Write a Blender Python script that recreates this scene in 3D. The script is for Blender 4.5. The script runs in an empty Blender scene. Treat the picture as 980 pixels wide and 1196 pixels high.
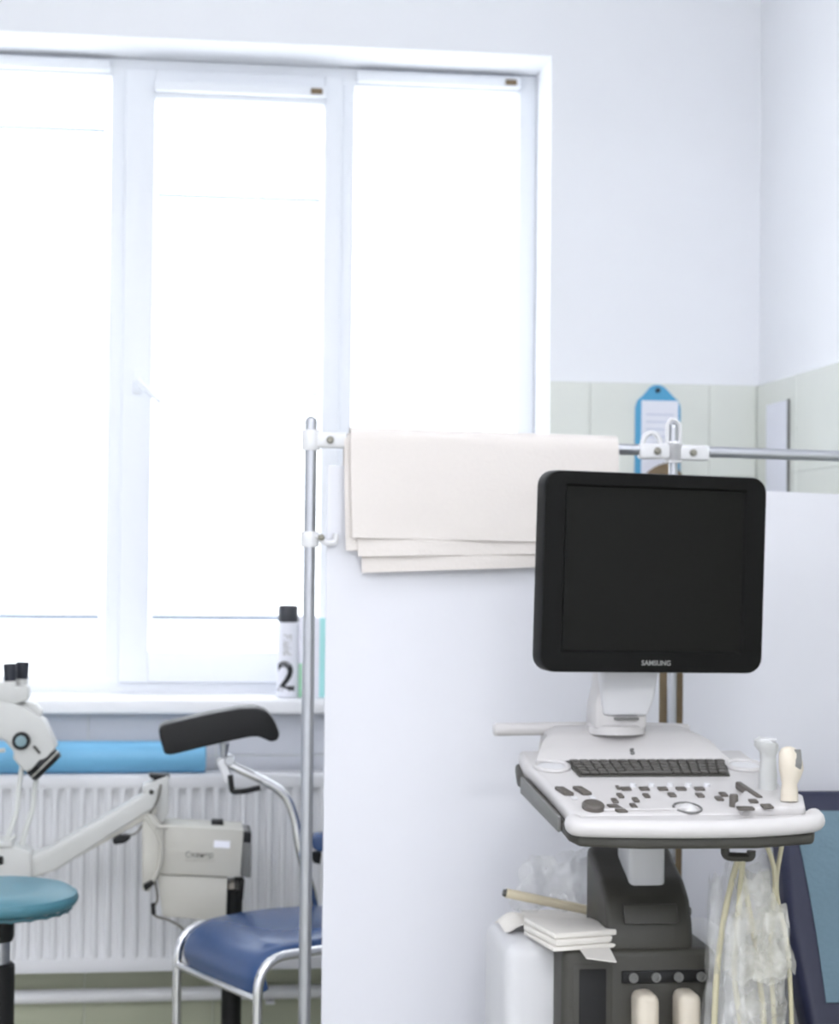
import bpy, bmesh, math, random
from mathutils import Vector, Matrix, noise as mnoise

random.seed(7)
SC = bpy.context.scene
COL = SC.collection

# ------------------------------------------------------------------ camera
FOC, CX, CY = 2190.0, 490.0, 598.0          # focal length in pixels of the 980 x 1196 frame
CAM = Vector((0.0, -4.95, 1.30))
YAW, PITCH, ROLL = math.radians(7.3), math.radians(1.36), 0.010
FW = Vector((math.sin(YAW)*math.cos(PITCH), math.cos(YAW)*math.cos(PITCH), math.sin(PITCH)))
R0 = Vector((math.cos(YAW), -math.sin(YAW), 0)); U0 = R0.cross(FW)
RT = R0*math.cos(ROLL) + U0*math.sin(ROLL); UP = U0*math.cos(ROLL) - R0*math.sin(ROLL)
cd = bpy.data.cameras.new('camera'); cam = bpy.data.objects.new('camera', cd); COL.objects.link(cam)
cam.matrix_world = Matrix(((RT.x, UP.x, -FW.x, CAM.x), (RT.y, UP.y, -FW.y, CAM.y), (RT.z, UP.z, -FW.z, CAM.z), (0, 0, 0, 1)))
cd.sensor_fit = 'HORIZONTAL'; cd.sensor_width = 36.0; cd.lens = 36.0*FOC/980.0
cd.clip_start = 0.05; cd.clip_end = 100
cd.dof.use_dof = True; cd.dof.focus_distance = 2.5; cd.dof.aperture_fstop = 8.0
SC.camera = cam

# ------------------------------------------------------------------ world and light
W = bpy.data.worlds.new('overcast_sky'); SC.world = W; W.use_nodes = True
bg = W.node_tree.nodes['Background']
bg.inputs[0].default_value = (0.90, 0.95, 1.0, 1); bg.inputs[1].default_value = 3.0
LAMP_POWER = [1.5, 1.5, 22.0, 30.0, 9.0, 9.0]; LAMP_UP = 12.0
LAMP_SPOTS = [(-1.1, -2.3), (0.95, -2.5), (-1.1, -4.6), (0.55, -4.6), (-1.1, -6.2), (0.55, -6.2)]
SC.view_settings.view_transform = 'Standard'; SC.view_settings.look = 'None'
SC.view_settings.exposure = 0.30; SC.view_settings.gamma = 1.0
SC.view_settings.use_curve_mapping = False
SC.cycles.use_denoising = True
SC.cycles.max_bounces = 10; SC.cycles.diffuse_bounces = 6; SC.cycles.transparent_max_bounces = 24
SC.cycles.sample_clamp_indirect = 6.0

# ------------------------------------------------------------------ measuring helpers (frame pixel -> point in the room)
def ray(px, py): return FW + RT*((px-CX)/FOC) - UP*((py-CY)/FOC)
def at(px, py, Y):
    d = ray(px, py); return CAM + d*((Y-CAM.y)/d.y)
def atX(px, py, X):
    d = ray(px, py); return CAM + d*((X-CAM.x)/d.x)
def atZ(px, py, Z):
    d = ray(px, py); return CAM + d*((Z-CAM.z)/d.z)

# ------------------------------------------------------------------ materials
MATS = {}
def mat(name, col, rough=0.5, metal=0.0, var=0.04, scale=30.0, bump=0.0, spec=0.5, trans=0.0, alpha=1.0, coat=0.0, sheen=0.0, subs=0.0):
    m = bpy.data.materials.new(name); m.use_nodes = True
    nt = m.node_tree; p = nt.nodes['Principled BSDF']
    tc = nt.nodes.new('ShaderNodeTexCoord'); nz = nt.nodes.new('ShaderNodeTexNoise')
    nz.inputs['Scale'].default_value = scale; nz.inputs['Detail'].default_value = 3
    nt.links.new(tc.outputs['Object'], nz.inputs['Vector'])
    mx = nt.nodes.new('ShaderNodeMixRGB'); mx.blend_type = 'MIX'
    mx.inputs[1].default_value = (*[c*(1-var) for c in col], 1); mx.inputs[2].default_value = (*[min(1, c*(1+var)) for c in col], 1)
    nt.links.new(nz.outputs['Fac'], mx.inputs[0]); nt.links.new(mx.outputs[0], p.inputs['Base Color'])
    p.inputs['Roughness'].default_value = rough; p.inputs['Metallic'].default_value = metal
    p.inputs['Specular IOR Level'].default_value = spec
    p.inputs['Transmission Weight'].default_value = trans; p.inputs['Alpha'].default_value = alpha
    p.inputs['Coat Weight'].default_value = coat; p.inputs['Sheen Weight'].default_value = sheen
    if bump:
        b = nt.nodes.new('ShaderNodeBump'); b.inputs['Strength'].default_value = bump; b.inputs['Distance'].default_value = 0.004
        nt.links.new(nz.outputs['Fac'], b.inputs['Height']); nt.links.new(b.outputs[0], p.inputs['Normal'])
    MATS[name] = m; return m

mat('wall_paint', (.86, .87, .90), .75, var=.012, scale=6, bump=.05)
mat('tile', (.735, .755, .70), .25, var=.03, scale=9, bump=.01)
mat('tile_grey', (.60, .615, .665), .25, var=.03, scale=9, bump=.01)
mat('tile_olive_shade', (.47, .485, .36), .3, var=.04, scale=9, bump=.01)  # shade below the radiator put into the tile colour
mat('grout', (.62, .64, .60), .6)
mat('slat', (.50, .56, .64), .4, var=.01)
mat('pvc', (.86, .88, .92), .3, var=.01)
mat('sill', (.86, .86, .88), .35, var=.015)
mat('radiator', (.745, .745, .765), .38, var=.012)
mat('pipe', (.86, .86, .87), .4)
mat('floor', (.45, .45, .40), .45, var=.1, scale=4)
mat('ceiling', (.88, .88, .9), .8, var=.01)
mat('blue_roll', (.17, .45, .69), .42, var=.05, scale=12, bump=.06)
mat('chrome', (.72, .72, .73), .16, 1.0, var=.02)
mat('satin_steel', (.46, .47, .495), .3, 1.0, var=.03)
mat('screen_fabric', (.715, .72, .765), .6, var=.012, scale=14)
mat('towel', (.70, .655, .62), .9, var=.025, scale=160, bump=.15, sheen=.2)
mat('clamp', (.70, .70, .71), .35, var=.02)
mat('bolt', (.25, .24, .20), .45, .4)
mat('black', (.008, .008, .0085), .5, var=.1, spec=.3)
mat('monitor_black', (.0045, .0045, .0042), .45, var=.05, spec=.12)
mat('screen_glass', (.0060, .0060, .0050), .34, var=.03, spec=.12)
mat('logo_grey', (.22, .22, .21), .5)
mat('machine_white', (.555, .537, .533), .38, var=.012)
mat('machine_side', (.60, .60, .615), .45, var=.012)
mat('dark_grey', (.040, .038, .031), .5, var=.06)
mat('mid_grey', (.16, .16, .155), .5, var=.04)
mat('key_grey', (.085, .080, .072), .5, var=.1, scale=80)
mat('button_grey', (.10, .088, .076), .45, var=.1)
mat('probe_grey', (.52, .525, .52), .4)
mat('probe_cream', (.62, .56, .47), .4)
mat('trackball', (.62, .61, .61), .25, coat=.2)
mat('beige', (.50, .485, .435), .48, var=.03)
mat('scope_white', (.54, .54, .52), .42, var=.02)
mat('scope_tube', (.62, .63, .60), .45)
mat('knob_teal', (.20, .30, .33), .35)
mat('vinyl_blue', (.036, .078, .195), .25, var=.05, scale=60, bump=.03)
mat('vinyl_teal', (.055, .175, .225), .42, var=.05, scale=50)
mat('vinyl_teal_dark', (.035, .105, .13), .5, var=.08)
mat('couch_navy', (.012, .015, .045), .5, var=.08)
mat('couch_sheet', (.145, .225, .28), .85, var=.08, scale=120, bump=.2)
mat('label_white', (.85, .85, .92), .5)
mat('ink', (.10, .095, .085), .6)
mat('ink_faint', (.36, .35, .31), .6)
mat('ink_black', (.012, .012, .014), .5)
mat('can_white', (.80, .80, .86), .35)
mat('can_cap', (.035, .037, .045), .45)
mat('box_teal', (.42, .80, .79), .5)
mat('box_green', (.34, .62, .42), .5)
mat('folder_blue', (.08, .36, .60), .4)
mat('paper', (.80, .81, .88), .8, var=.02)
mat('paper_line', (.60, .63, .74), .8)
mat('napkin', (.74, .71, .665), .85, var=.02, scale=90)
mat('tan', (.62, .55, .40), .55)
mat('brown', (.20, .145, .085), .75, var=.15, scale=40)
mat('cable', (.56, .52, .36), .45)
mat('cable_dark', (.16, .15, .13), .5)
mat('cord_white', (.88, .9, .94), .6)
mat('navy_knob', (.011, .013, .022), .4)

def plastic_film(name, dens, tint):
    m = bpy.data.materials.new(name); m.use_nodes = True; nt = m.node_tree
    for n in list(nt.nodes): nt.nodes.remove(n)
    out = nt.nodes.new('ShaderNodeOutputMaterial'); mix = nt.nodes.new('ShaderNodeMixShader')
    tr = nt.nodes.new('ShaderNodeBsdfTransparent'); p = nt.nodes.new('ShaderNodeBsdfPrincipled')
    p.inputs['Base Color'].default_value = (*tint, 1); p.inputs['Roughness'].default_value = .18
    p.inputs['Specular IOR Level'].default_value = .9
    tc = nt.nodes.new('ShaderNodeTexCoord'); nz = nt.nodes.new('ShaderNodeTexNoise'); nz.inputs['Scale'].default_value = 22
    nz.inputs['Detail'].default_value = 4
    mp = nt.nodes.new('ShaderNodeMapRange'); mp.inputs[1].default_value = .3; mp.inputs[2].default_value = .75
    mp.inputs[3].default_value = dens*.5; mp.inputs[4].default_value = min(1, dens*1.5)
    nt.links.new(tc.outputs['Object'], nz.inputs['Vector']); nt.links.new(nz.outputs['Fac'], mp.inputs[0])
    nt.links.new(mp.outputs[0], mix.inputs[0]); nt.links.new(tr.outputs[0], mix.inputs[1]); nt.links.new(p.outputs[0], mix.inputs[2])
    nt.links.new(mix.outputs[0], out.inputs[0]); MATS[name] = m
plastic_film('film', .26, (.74, .74, .73))
plastic_film('film_dense', .40, (.70, .69, .63))

gm = bpy.data.materials.new('window_glass'); gm.use_nodes = True; nt = gm.node_tree
for n in list(nt.nodes): nt.nodes.remove(n)
o_ = nt.nodes.new('ShaderNodeOutputMaterial'); mx_ = nt.nodes.new('ShaderNodeMixShader'); mx_.inputs[0].default_value = .05
t_ = nt.nodes.new('ShaderNodeBsdfTransparent'); g_ = nt.nodes.new('ShaderNodeBsdfGlossy'); g_.inputs['Roughness'].default_value = .03
nt.links.new(t_.outputs[0], mx_.inputs[1]); nt.links.new(g_.outputs[0], mx_.inputs[2]); nt.links.new(mx_.outputs[0], o_.inputs[0])
MATS['window_glass'] = gm

# ------------------------------------------------------------------ mesh helpers
def bm_new(): return bmesh.new()

def box(x0, x1, y0, y1, z0, z1, bev=0.0, seg=2, bm=None):
    b = bmesh.new(); bmesh.ops.create_cube(b, size=1)
    for v in b.verts:
        v.co = Vector(((x0+x1)/2 + v.co.x*(x1-x0), (y0+y1)/2 + v.co.y*(y1-y0), (z0+z1)/2 + v.co.z*(z1-z0)))
    if bev: bmesh.ops.bevel(b, geom=b.edges[:], offset=bev, segments=seg, profile=.5, affect='EDGES')
    return merge(bm, b)

def merge(bm, b):
    if bm is None: return b
    me = bpy.data.meshes.new('tmp'); b.to_mesh(me); bm.from_mesh(me); bpy.data.meshes.remove(me); b.free(); return bm

def prism(pts, ext, bev=0.0, seg=2, bm=None):
    """closed planar outline (3-D points) extruded along ext"""
    b = bmesh.new(); ext = Vector(ext)
    a = [b.verts.new(Vector(p)) for p in pts]; c = [b.verts.new(Vector(p)+ext) for p in pts]
    n = len(pts)
    b.faces.new(a); b.faces.new(c[::-1])
    for i in range(n): b.faces.new((a[i], c[i], c[(i+1) % n], a[(i+1) % n]))
    bmesh.ops.recalc_face_normals(b, faces=b.faces[:])
    if bev: bmesh.ops.bevel(b, geom=b.edges[:], offset=bev, segments=seg, profile=.5, affect='EDGES', clamp_overlap=True)
    return merge(bm, b)

def smooth_path(pts, sub=6):
    pts = [Vector(p) for p in pts]
    if len(pts) < 3 or sub < 2: return pts
    out = []
    for i in range(len(pts)-1):
        p0 = pts[max(i-1, 0)]; p1 = pts[i]; p2 = pts[i+1]; p3 = pts[min(i+2, len(pts)-1)]
        for k in range(sub):
            t = k/sub
            out.append(.5*((2*p1) + (p2-p0)*t + (2*p0-5*p1+4*p2-p3)*t*t + (3*p1-p0-3*p2+p3)*t**3))
    out.append(pts[-1]); return out

def round_path(pts, r, sub=6):
    """polyline with filleted corners"""
    pts = [Vector(p) for p in pts]; out = [pts[0]]
    for i in range(1, len(pts)-1):
        a, b, c = pts[i-1], pts[i], pts[i+1]
        d = min(r, (a-b).length*.48, (c-b).length*.48)
        s = b + (a-b).normalized()*d; e = b + (c-b).normalized()*d
        for k in range(sub+1):
            t = k/sub; out.append(s*(1-t)**2 + b*2*t*(1-t) + e*t*t)
    out.append(pts[-1]); return out

def tube(pts, rad, seg=12, bm=None, cap=True):
    """tube along a polyline; rad is a number or a list"""
    b = bmesh.new(); pts = [Vector(p) for p in pts]; n = len(pts)
    rads = rad if isinstance(rad, (list, tuple)) else [rad]*n
    tan = []
    for i in range(n):
        t = (pts[min(i+1, n-1)] - pts[max(i-1, 0)]); tan.append(t.normalized())
    ref = Vector((0, 0, 1)) if abs(tan[0].z) < .9 else Vector((0, 1, 0))
    u = tan[0].cross(ref).normalized(); rings = []
    for i in range(n):
        u = (u - tan[i]*u.dot(tan[i])); u = u.normalized() if u.length > 1e-6 else tan[i].orthogonal().normalized()
        v = tan[i].cross(u)
        rings.append([b.verts.new(pts[i] + (u*math.cos(2*math.pi*k/seg) + v*math.sin(2*math.pi*k/seg))*rads[i]) for k in range(seg)])
    for i in range(n-1):
        for k in range(seg):
            b.faces.new((rings[i][k], rings[i][(k+1) % seg], rings[i+1][(k+1) % seg], rings[i+1][k]))
    if cap: b.faces.new(rings[0][::-1]); b.faces.new(rings[-1])
    bmesh.ops.recalc_face_normals(b, faces=b.faces[:])
    return merge(bm, b)

def lathe(prof, base, axis=(0, 0, 1), seg=24, bm=None):
    """prof: (radius, height along axis) list"""
    b = bmesh.new(); ax = Vector(axis).normalized(); u = ax.orthogonal().normalized(); v = ax.cross(u); base = Vector(base); rings = []
    for r, h in prof:
        rings.append([b.verts.new(base + ax*h + (u*math.cos(2*math.pi*k/seg) + v*math.sin(2*math.pi*k/seg))*max(r, 1e-4)) for k in range(seg)])
    for i in range(len(rings)-1):
        for k in range(seg): b.faces.new((rings[i][k], rings[i][(k+1) % seg], rings[i+1][(k+1) % seg], rings[i+1][k]))
    b.faces.new(rings[0][::-1]); b.faces.new(rings[-1])
    bmesh.ops.recalc_face_normals(b, faces=b.faces[:])
    return merge(bm, b)

def grid(nu, nv, fn, bm=None, thick=0.0):
    b = bmesh.new(); vs = [[b.verts.new(Vector(fn(i/nu, j/nv))) for j in range(nv+1)] for i in range(nu+1)]
    for i in range(nu):
        for j in range(nv): b.faces.new((vs[i][j], vs[i+1][j], vs[i+1][j+1], vs[i][j+1]))
    bmesh.ops.recalc_face_normals(b, faces=b.faces[:])
    if thick: bmesh.ops.solidify(b, geom=b.faces[:], thickness=thick)
    return merge(bm, b)

def text_bm(body, size, M, depth=0.0006, bold=False, align='CENTER'):
    cu = bpy.data.curves.new('txt', 'FONT'); cu.body = body; cu.size = size; cu.extrude = depth
    cu.align_x = align; cu.align_y = 'CENTER'
    if bold: cu.offset = size*.018
    ob = bpy.data.objects.new('txt', cu); COL.objects.link(ob)
    bpy.context.view_layer.update()
    dg = bpy.context.evaluated_depsgraph_get()
    me = bpy.data.meshes.new_from_object(ob.evaluated_get(dg))
    bpy.data.objects.remove(ob); bpy.data.curves.remove(cu)
    b = bmesh.new(); b.from_mesh(me); bpy.data.meshes.remove(me); b.transform(M); return b

def root_matrix(o):
    while o.parent: o = o.parent
    return Matrix.Translation(o.location) @ Matrix.Rotation(o.rotation_euler.z, 4, 'Z')

def link_mesh(name, bm, m, smooth=35):
    me = bpy.data.meshes.new(name); bm.to_mesh(me); bm.free()
    me.materials.append(MATS[m])
    if smooth:
        for p in me.polygons: p.use_smooth = True
        me.set_sharp_from_angle(angle=math.radians(smooth))
    o = bpy.data.objects.new(name, me); COL.objects.link(o); return o

def part(name, bm, m, parent, world=True, smooth=35, label=None):
    if world: bm.transform(root_matrix(parent).inverted())
    o = link_mesh(name, bm, m, smooth); o.parent = parent
    if label: o['label'] = label
    return o

def thing(name, label, cat, loc, rotz=0.0, group=None):
    o = bpy.data.objects.new(name, None); COL.objects.link(o); o.location = loc; o.rotation_euler = (0, 0, rotz)
    o.empty_display_size = .1; o['label'] = label; o['category'] = cat
    if group: o['group'] = group
    return o

def single(name, bm, m, label, cat, loc=None, group=None, smooth=35):
    if loc is not None: bm.transform(Matrix.Translation(-Vector(loc)))
    o = link_mesh(name, bm, m, smooth)
    if loc is not None: o.location = loc
    o['label'] = label; o['category'] = cat
    if group: o['group'] = group
    return o

def struct(name, bm, m, label, cat, smooth=35):
    o = link_mesh(name, bm, m, smooth); o['kind'] = 'structure'; o['label'] = label; o['category'] = cat; return o

# ------------------------------------------------------------------ the room
XR, XL, YF, ZC = 1.566, -2.4, -7.2, 2.98
WX0, WX1, WZ0, WZ1 = -0.76, 0.982, 0.905, 2.656        # window opening
REV = 0.21                                              # depth of the reveal to the frame
DADO = 1.776
floor_ = struct('floor', box(XL-.2, XR+.2, YF-.2, .45, -.1, 0), 'floor', 'grey green floor of the treatment room', 'floor')
ceiling_ = struct('ceiling', box(XL-.2, XR+.2, YF-.2, .45, ZC, ZC+.1), 'ceiling', 'white ceiling of the treatment room', 'ceiling')
b = box(XL-.2, WX0, 0, .42, 0, ZC); box(WX1, XR+.2, 0, .42, 0, ZC, bm=b); box(WX0, WX1, 0, .42, 0, WZ0-.01, bm=b); box(WX0, WX1, 0, .42, WZ1, ZC, bm=b)
wall_back = struct('wall_back', b, 'wall_paint', 'white painted back wall around the wide window', 'wall', 0)
wall_right = struct('wall_right', box(XR, XR+.2, YF-.2, 0, 0, ZC), 'wall_paint', 'white painted right wall above pale green tiles', 'wall', 0)
struct('wall_left', box(XL-.2, XL, YF-.2, 0, 0, ZC), 'wall_paint', 'plain white left wall outside the view', 'wall', 0)
struct('wall_front', box(XL, XR, YF-.2, YF, 0, ZC), 'wall_paint', 'plain white wall behind the viewer', 'wall', 0)

# tiled dado: every tile a piece of its own over a recessed grout bed
TW, TH, TT, GAP = .33, .25, .010, .0022
def tile_mesh(w, h, axis, m='tile'):
    bmt = box(0, w-GAP, -TT, 0, 0, h-GAP, .0012, 1) if axis == 'y' else box(-TT, 0, 0, w-GAP, 0, h-GAP, .0012, 1)
    me = bpy.data.meshes.new('tile'); bmt.to_mesh(me); bmt.free(); me.materials.append(MATS[m]); return me
TCACHE = {}
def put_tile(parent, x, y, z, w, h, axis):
    m = 'tile_olive_shade' if z < .27 else ('tile_grey' if axis == 'y' and z < .9 and x < WX1-.05 else 'tile')  # lowest rows get the shade-coloured olive tile
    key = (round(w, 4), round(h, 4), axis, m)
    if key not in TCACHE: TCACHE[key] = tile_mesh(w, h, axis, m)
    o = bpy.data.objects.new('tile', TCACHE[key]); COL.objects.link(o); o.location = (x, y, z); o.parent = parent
def bed(name, bmx, parent):
    o = link_mesh(name, bmx, 'grout', 0); o.parent = parent
g = box(-.85, WX0, -.0075, 0, 0, DADO-.002); box(WX1+.0005, XR, -.0075, 0, 0, DADO-.002, bm=g); box(WX0, WX1, -.0075, 0, 0, WZ0-.012, bm=g)
bed('grout', g, wall_back)
bed('grout', box(XR-.0075, XR, -2.6, -.0076, 0, DADO-.002), wall_right)
xs = [-.226+TW*k for k in range(-2, 6)]
for zi in range(8):
    z1 = DADO-TH*zi; z0 = max(0.0, z1-TH)
    for x in xs:
        a, c = x, min(x+TW, XR-TT)
        segs = [(a, c)]
        if z1 > WZ0+.01:
            segs = [s for s in ((a, min(c, WX0)), (max(a, WX1), c)) if s[1]-s[0] > .01]
        for s0, s1 in segs:
            zz1 = z1
            if z0 < WZ0 < z1 and s0 < WX1 and s1 > WX0: zz1 = WZ0-.012
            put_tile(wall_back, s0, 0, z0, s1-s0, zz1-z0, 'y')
        if z0 < WZ0 < z1 and a < WX1 and c > WX0:
            aa, cc = max(a, WX0), min(c, WX1)
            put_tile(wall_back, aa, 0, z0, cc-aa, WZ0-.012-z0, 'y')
    y = -TT
    while y > -2.55:
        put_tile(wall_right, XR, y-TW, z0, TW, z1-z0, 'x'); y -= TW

# window: frame, mullions, opening sash, panes, handle
FY0, FY1 = REV, REV+.07
FX0, FX1, FZ0, FZ1 = WX0, .9815, .915, WZ1-.002
b = box(FX0, FX0+.05, FY0, FY1, FZ0, FZ1, .004); box(FX1-.05, FX1, FY0, FY1, FZ0, FZ1, .004, bm=b)
box(FX0+.05, FX1-.05, FY0, FY1, FZ0, FZ0+.05, .004, bm=b); box(FX0+.05, FX1-.05, FY0, FY1, FZ1-.05, FZ1, .004, bm=b)
win = struct('window_1', b, 'pvc', 'wide three part white window with bright panes', 'window')
ML, MR = -.172, .447
part('mullion', box(ML-.027, ML+.02, FY0, FY1, FZ0+.045, FZ1-.045, .004), 'pvc', win)
part('mullion', box(MR-.022, MR+.022, FY0, FY1, FZ0+.045, FZ1-.045, .004), 'pvc', win)
s0, s1, sz0, sz1, sy = ML+.012, MR-.014, FZ0+.035, FZ1-.03, FY0-.018
b = box(s0, s0+.082, sy, sy+.05, sz0, sz1, .006); box(s1-.05, s1, sy, sy+.05, sz0, sz1, .006, bm=b)
box(s0+.08, s1-.049, sy, sy+.05, sz0, sz0+.085, .006, bm=b); box(s0+.08, s1-.049, sy, sy+.05, sz1-.08, sz1, .006, bm=b)
sash = part('sash', b, 'pvc', win)
for x0, x1, z0, z1 in ((FX0+.05, ML-.025, FZ0+.05, FZ1-.05), (s0+.075, s1-.045, sz0+.08, sz1-.075), (MR+.02, FX1-.05, FZ0+.05, FZ1-.05)):
    part('pane', box(x0, x1, FY0+.02, FY0+.026, z0, z1), 'window_glass', win, smooth=0)
hp = at(161, 446, sy-.012)
b = box(hp.x-.014, hp.x+.014, sy-.012, sy, hp.z-.03, hp.z+.03, .004)
h2 = at(188, 471, sy-.045)
tube([(hp.x, sy-.01, hp.z), (hp.x, sy-.042, hp.z)], .007, bm=b)
tube(round_path([(hp.x-.004, sy-.045, hp.z+.004), (h2.x, sy-.045, h2.z)], .01), [.009, .007], bm=b)
part('handle', b, 'pvc', sash)
b = box(FX0+.1, FX1+.06, -.062, 0, .887, .924, .006, 3); box(WX0+.002, WX1-.002, -.001, FY0+.01, .889, .9235, .001, bm=b)
sill_ = struct('trim_1', b, 'sill', 'white window sill board under the window', 'window sill')

# blinds: raised slats barely visible against the sky
def blind(x0, x1, y, ztop, slats, zbot, label, cap=True):
    t = thing('window_blind', label, 'blind', ((x0+x1)/2, y, ztop), group='slim blinds on the window panes')
    part('headrail', box(x0, x1, y-.014, y+.012, ztop-.030, ztop, .003), 'pvc', t)
    if cap: part('end_cap', box(x1-.044, x1-.012, y-.0195, y-.0135, ztop-.024, ztop-.008, .002), 'brown', t, label='small brown tag on the headrail')
    for z in slats:
        part('slat', grid(6, 2, lambda u, v, z=z: (x0+.012+(x1-x0-.024)*u, y-.011+.022*v, z+.0035*math.sin(v*math.pi)-.006*v), thick=.0008), 'slat', t)
    if zbot: part('bottom_rail', box(x0+.01, x1-.01, y-.010, y+.010, zbot-.007, zbot+.007, .003), 'slat', t)
    for k in (.18, .82):
        part('cord', tube([(x0+(x1-x0)*k, y-.013, ztop-.03), (x0+(x1-x0)*k, y-.013, (zbot or 1.0))], .0011, 6), 'cord_white', t)
zl = lambda px, py, Y: at(px, py, Y).z
blind(FX0+.055, ML-.030, FY0-.012, FZ1-.012, [zl(60, 150, FY0)], zl(60, 720, FY0), 'slim white blind hanging on the left window pane', False)
blind(s0+.078, s1-.046, sy-.016, sz1-.035, [zl(280, 231, sy), zl(280, 458, sy)], zl(250, 721, sy), 'slim white blind hanging on the middle opening sash')
blind(MR+.026, FX1-.050, FY0-.012, FZ1-.012, [], 1.25, 'slim white blind hanging on the right window pane')

# unseen panel lamps, added for fill down and up at the ceiling (above and behind the viewer)
LAMP_WHERE = ['above the left of the screen', 'above the ultrasound machine', 'left above the viewer', 'right above the viewer', 'at the rear left', 'at the rear right']
for i, (x, y) in enumerate(LAMP_SPOTS):
    zl_ = ZC-.42
    t = thing('added_pendant', 'added unseen square white pendant panel lamp under the ceiling, ' + LAMP_WHERE[i], 'lamp', (x, y, zl_), group='added pendant panel lamps')
    part('housing', box(x-.32, x+.32, y-.32, y+.32, zl_-.02, zl_+.02, .004), 'pvc', t)
    for sx in (-.25, .25):
        part('wire', tube([(x+sx, y, zl_+.018), (x+sx, y, ZC)], .002, 6), 'satin_steel', t)
    for dn in (True, False):  # upward twin added to brighten the upper walls
        ld = bpy.data.lights.new('added_panel_light', 'AREA'); ld.shape = 'SQUARE'; ld.size = .58; ld.energy = LAMP_POWER[i] if dn else LAMP_UP; ld.color = (.96, .97, 1.0)
        lo = bpy.data.objects.new('added_panel_light', ld); COL.objects.link(lo); lo.location = (0, 0, -.024 if dn else .024); lo.parent = t
        if not dn: lo.rotation_euler = (math.pi, 0, 0)

# ------------------------------------------------------------------ radiator, pipe, blue roll
RX0, RX1, RZ0, RZ1, RY = -.88, .86, .243, .740, -.135
t = thing('radiator', 'white ribbed panel radiator under the window sill', 'radiator', ((RX0+RX1)/2, -.09, RZ0))
b = box(RX0, RX1, RY+.0125, RY+.02, RZ0, RZ1-.004, .002); box(RX0, RX1, -.052, -.044, RZ0, RZ1-.004, .002, bm=b)
part('panel', b, 'radiator', t)
part('top_grille', box(RX0, RX1, RY+.008, -.042, RZ1-.010, RZ1, .003), 'radiator', t)
b = box(RX0, RX1, RY, RY+.013, RZ1-.034, RZ1-.004, .003); box(RX0, RX1, RY, RY+.013, RZ0, RZ0+.034, .003, bm=b)
part('rim', b, 'radiator', t)
for k in (.18, .82):
    x = RX0+(RX1-RX0)*k
    part('bracket', box(x-.02, x+.02, -.046, -.0105, RZ0+.05, RZ1-.05, .002), 'radiator', t)
n = int((RX1-RX0)/.0338)
RH = RZ1-RZ0-.066
def chan(u, v):
    zv = [0, .006, .018, .10, .5, .90, .982, .994, 1][min(8, round(v*8))]
    e = min(1, max(0, (min(zv, 1-zv)-.004)/.016))
    g_ = max(0, min(1, (abs(u-.5)-.20)/.14))                # 0 in the groove, 1 on the raised band
    return ((u-.5)*.0338, .011*(1-g_)*e, .033+RH*zv)
rib_b = grid(16, 8, chan)
rme = bpy.data.meshes.new('rib'); rib_b.to_mesh(rme); rib_b.free(); rme.materials.append(MATS['radiator'])
for p in rme.polygons: p.use_smooth = True
for i in range(n):
    o = bpy.data.objects.new('rib', rme); COL.objects.link(o); o.parent = t
    o.location = (RX0+.02+i*.0338 - t.location.x, RY - t.location.y, 0)
t = thing('heating_pipe', 'white heating pipe running along the wall below the radiator', 'pipe', (0, -.032, .143))
part('pipe_run', tube([(-1.6, -.032, .1625), (1.5, -.032, .1625)], .0185, 16), 'pipe', t)
for x in (-.6, .25, .95): part('clip', box(x-.012, x+.012, -.055, -.0102, .135, .142, .002), 'pipe', t)
part('valve', tube([(.72, -.032, .17), (.72, -.032, .19), (.72, -.09, .225)], .010, 10), 'pipe', t)

# blue roll lying along the top of the radiator
RRr = .0405; p1 = at(240, 886, -.088); zc = RZ1+RRr
t = thing('blue_roll', 'light blue roll of sheeting lying on top of the radiator', 'roll', (-.3, -.088, RZ1))
prof = [(.010, 0), (.012, .004), (RRr-.003, .0), (RRr, .003), (RRr+.001, .4), (RRr+.0035, .85), (RRr+.0035, .98), (RRr, .985)]
part('roll', lathe(prof, (p1.x, -.088, zc), (-1, 0, .0), 40), 'blue_roll', t)
sp = smooth_path([(p1.x+.0005, -.088+math.cos(k*.6)*(.012+k*.0009), zc+math.sin(k*.6)*(.012+k*.0009)) for k in range(26)], 3)
part('core', tube(sp, .0007, 6), 'folder_blue', t)

# ------------------------------------------------------------------ things on the sill
c = at(335.5, 812, .03); z0 = .924
t = thing('spray_can', 'white spray can with black cap and large black 2 on the sill', 'spray can', (c.x, .03, z0))
part('body', lathe([(.026, 0), (.0285, .003), (.0285, .185), (.026, .196), (.024, .2)], (c.x, .03, z0), seg=32), 'can_white', t)
part('cap', lathe([(.024, .198), (.0265, .2), (.0265, .238), (.024, .243), (.010, .244)], (c.x, .03, z0), seg=32), 'can_cap', t)
def wrap(bmx, cx, cy, r):
    for v in bmx.verts:
        th = (v.co.x)/r; rr = r + (-v.co.y)
        v.co = Vector((cx+math.sin(th)*rr, cy-math.cos(th)*rr, v.co.z))
    return bmx
RX90 = Matrix.Rotation(math.pi/2, 4, 'X')
b = text_bm('2', .108, RX90, .0006, True)
bmesh.ops.subdivide_edges(b, edges=b.edges[:], cuts=2)
for v in b.verts: v.co.z += z0+.052; v.co.x -= .007
part('numeral', wrap(b, c.x, .03, .0288), 'ink_black', t, label='large black numeral 2')
b = text_bm('Fluid', .030, RX90 @ Matrix.Rotation(-math.pi/2, 4, 'Z'), .0005)
for v in b.verts: v.co.z += z0+.140; v.co.x -= .004
part('lettering', wrap(b, c.x, .03, .0288), 'ink_faint', t)
c2 = at(368, 812, .03)
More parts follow.
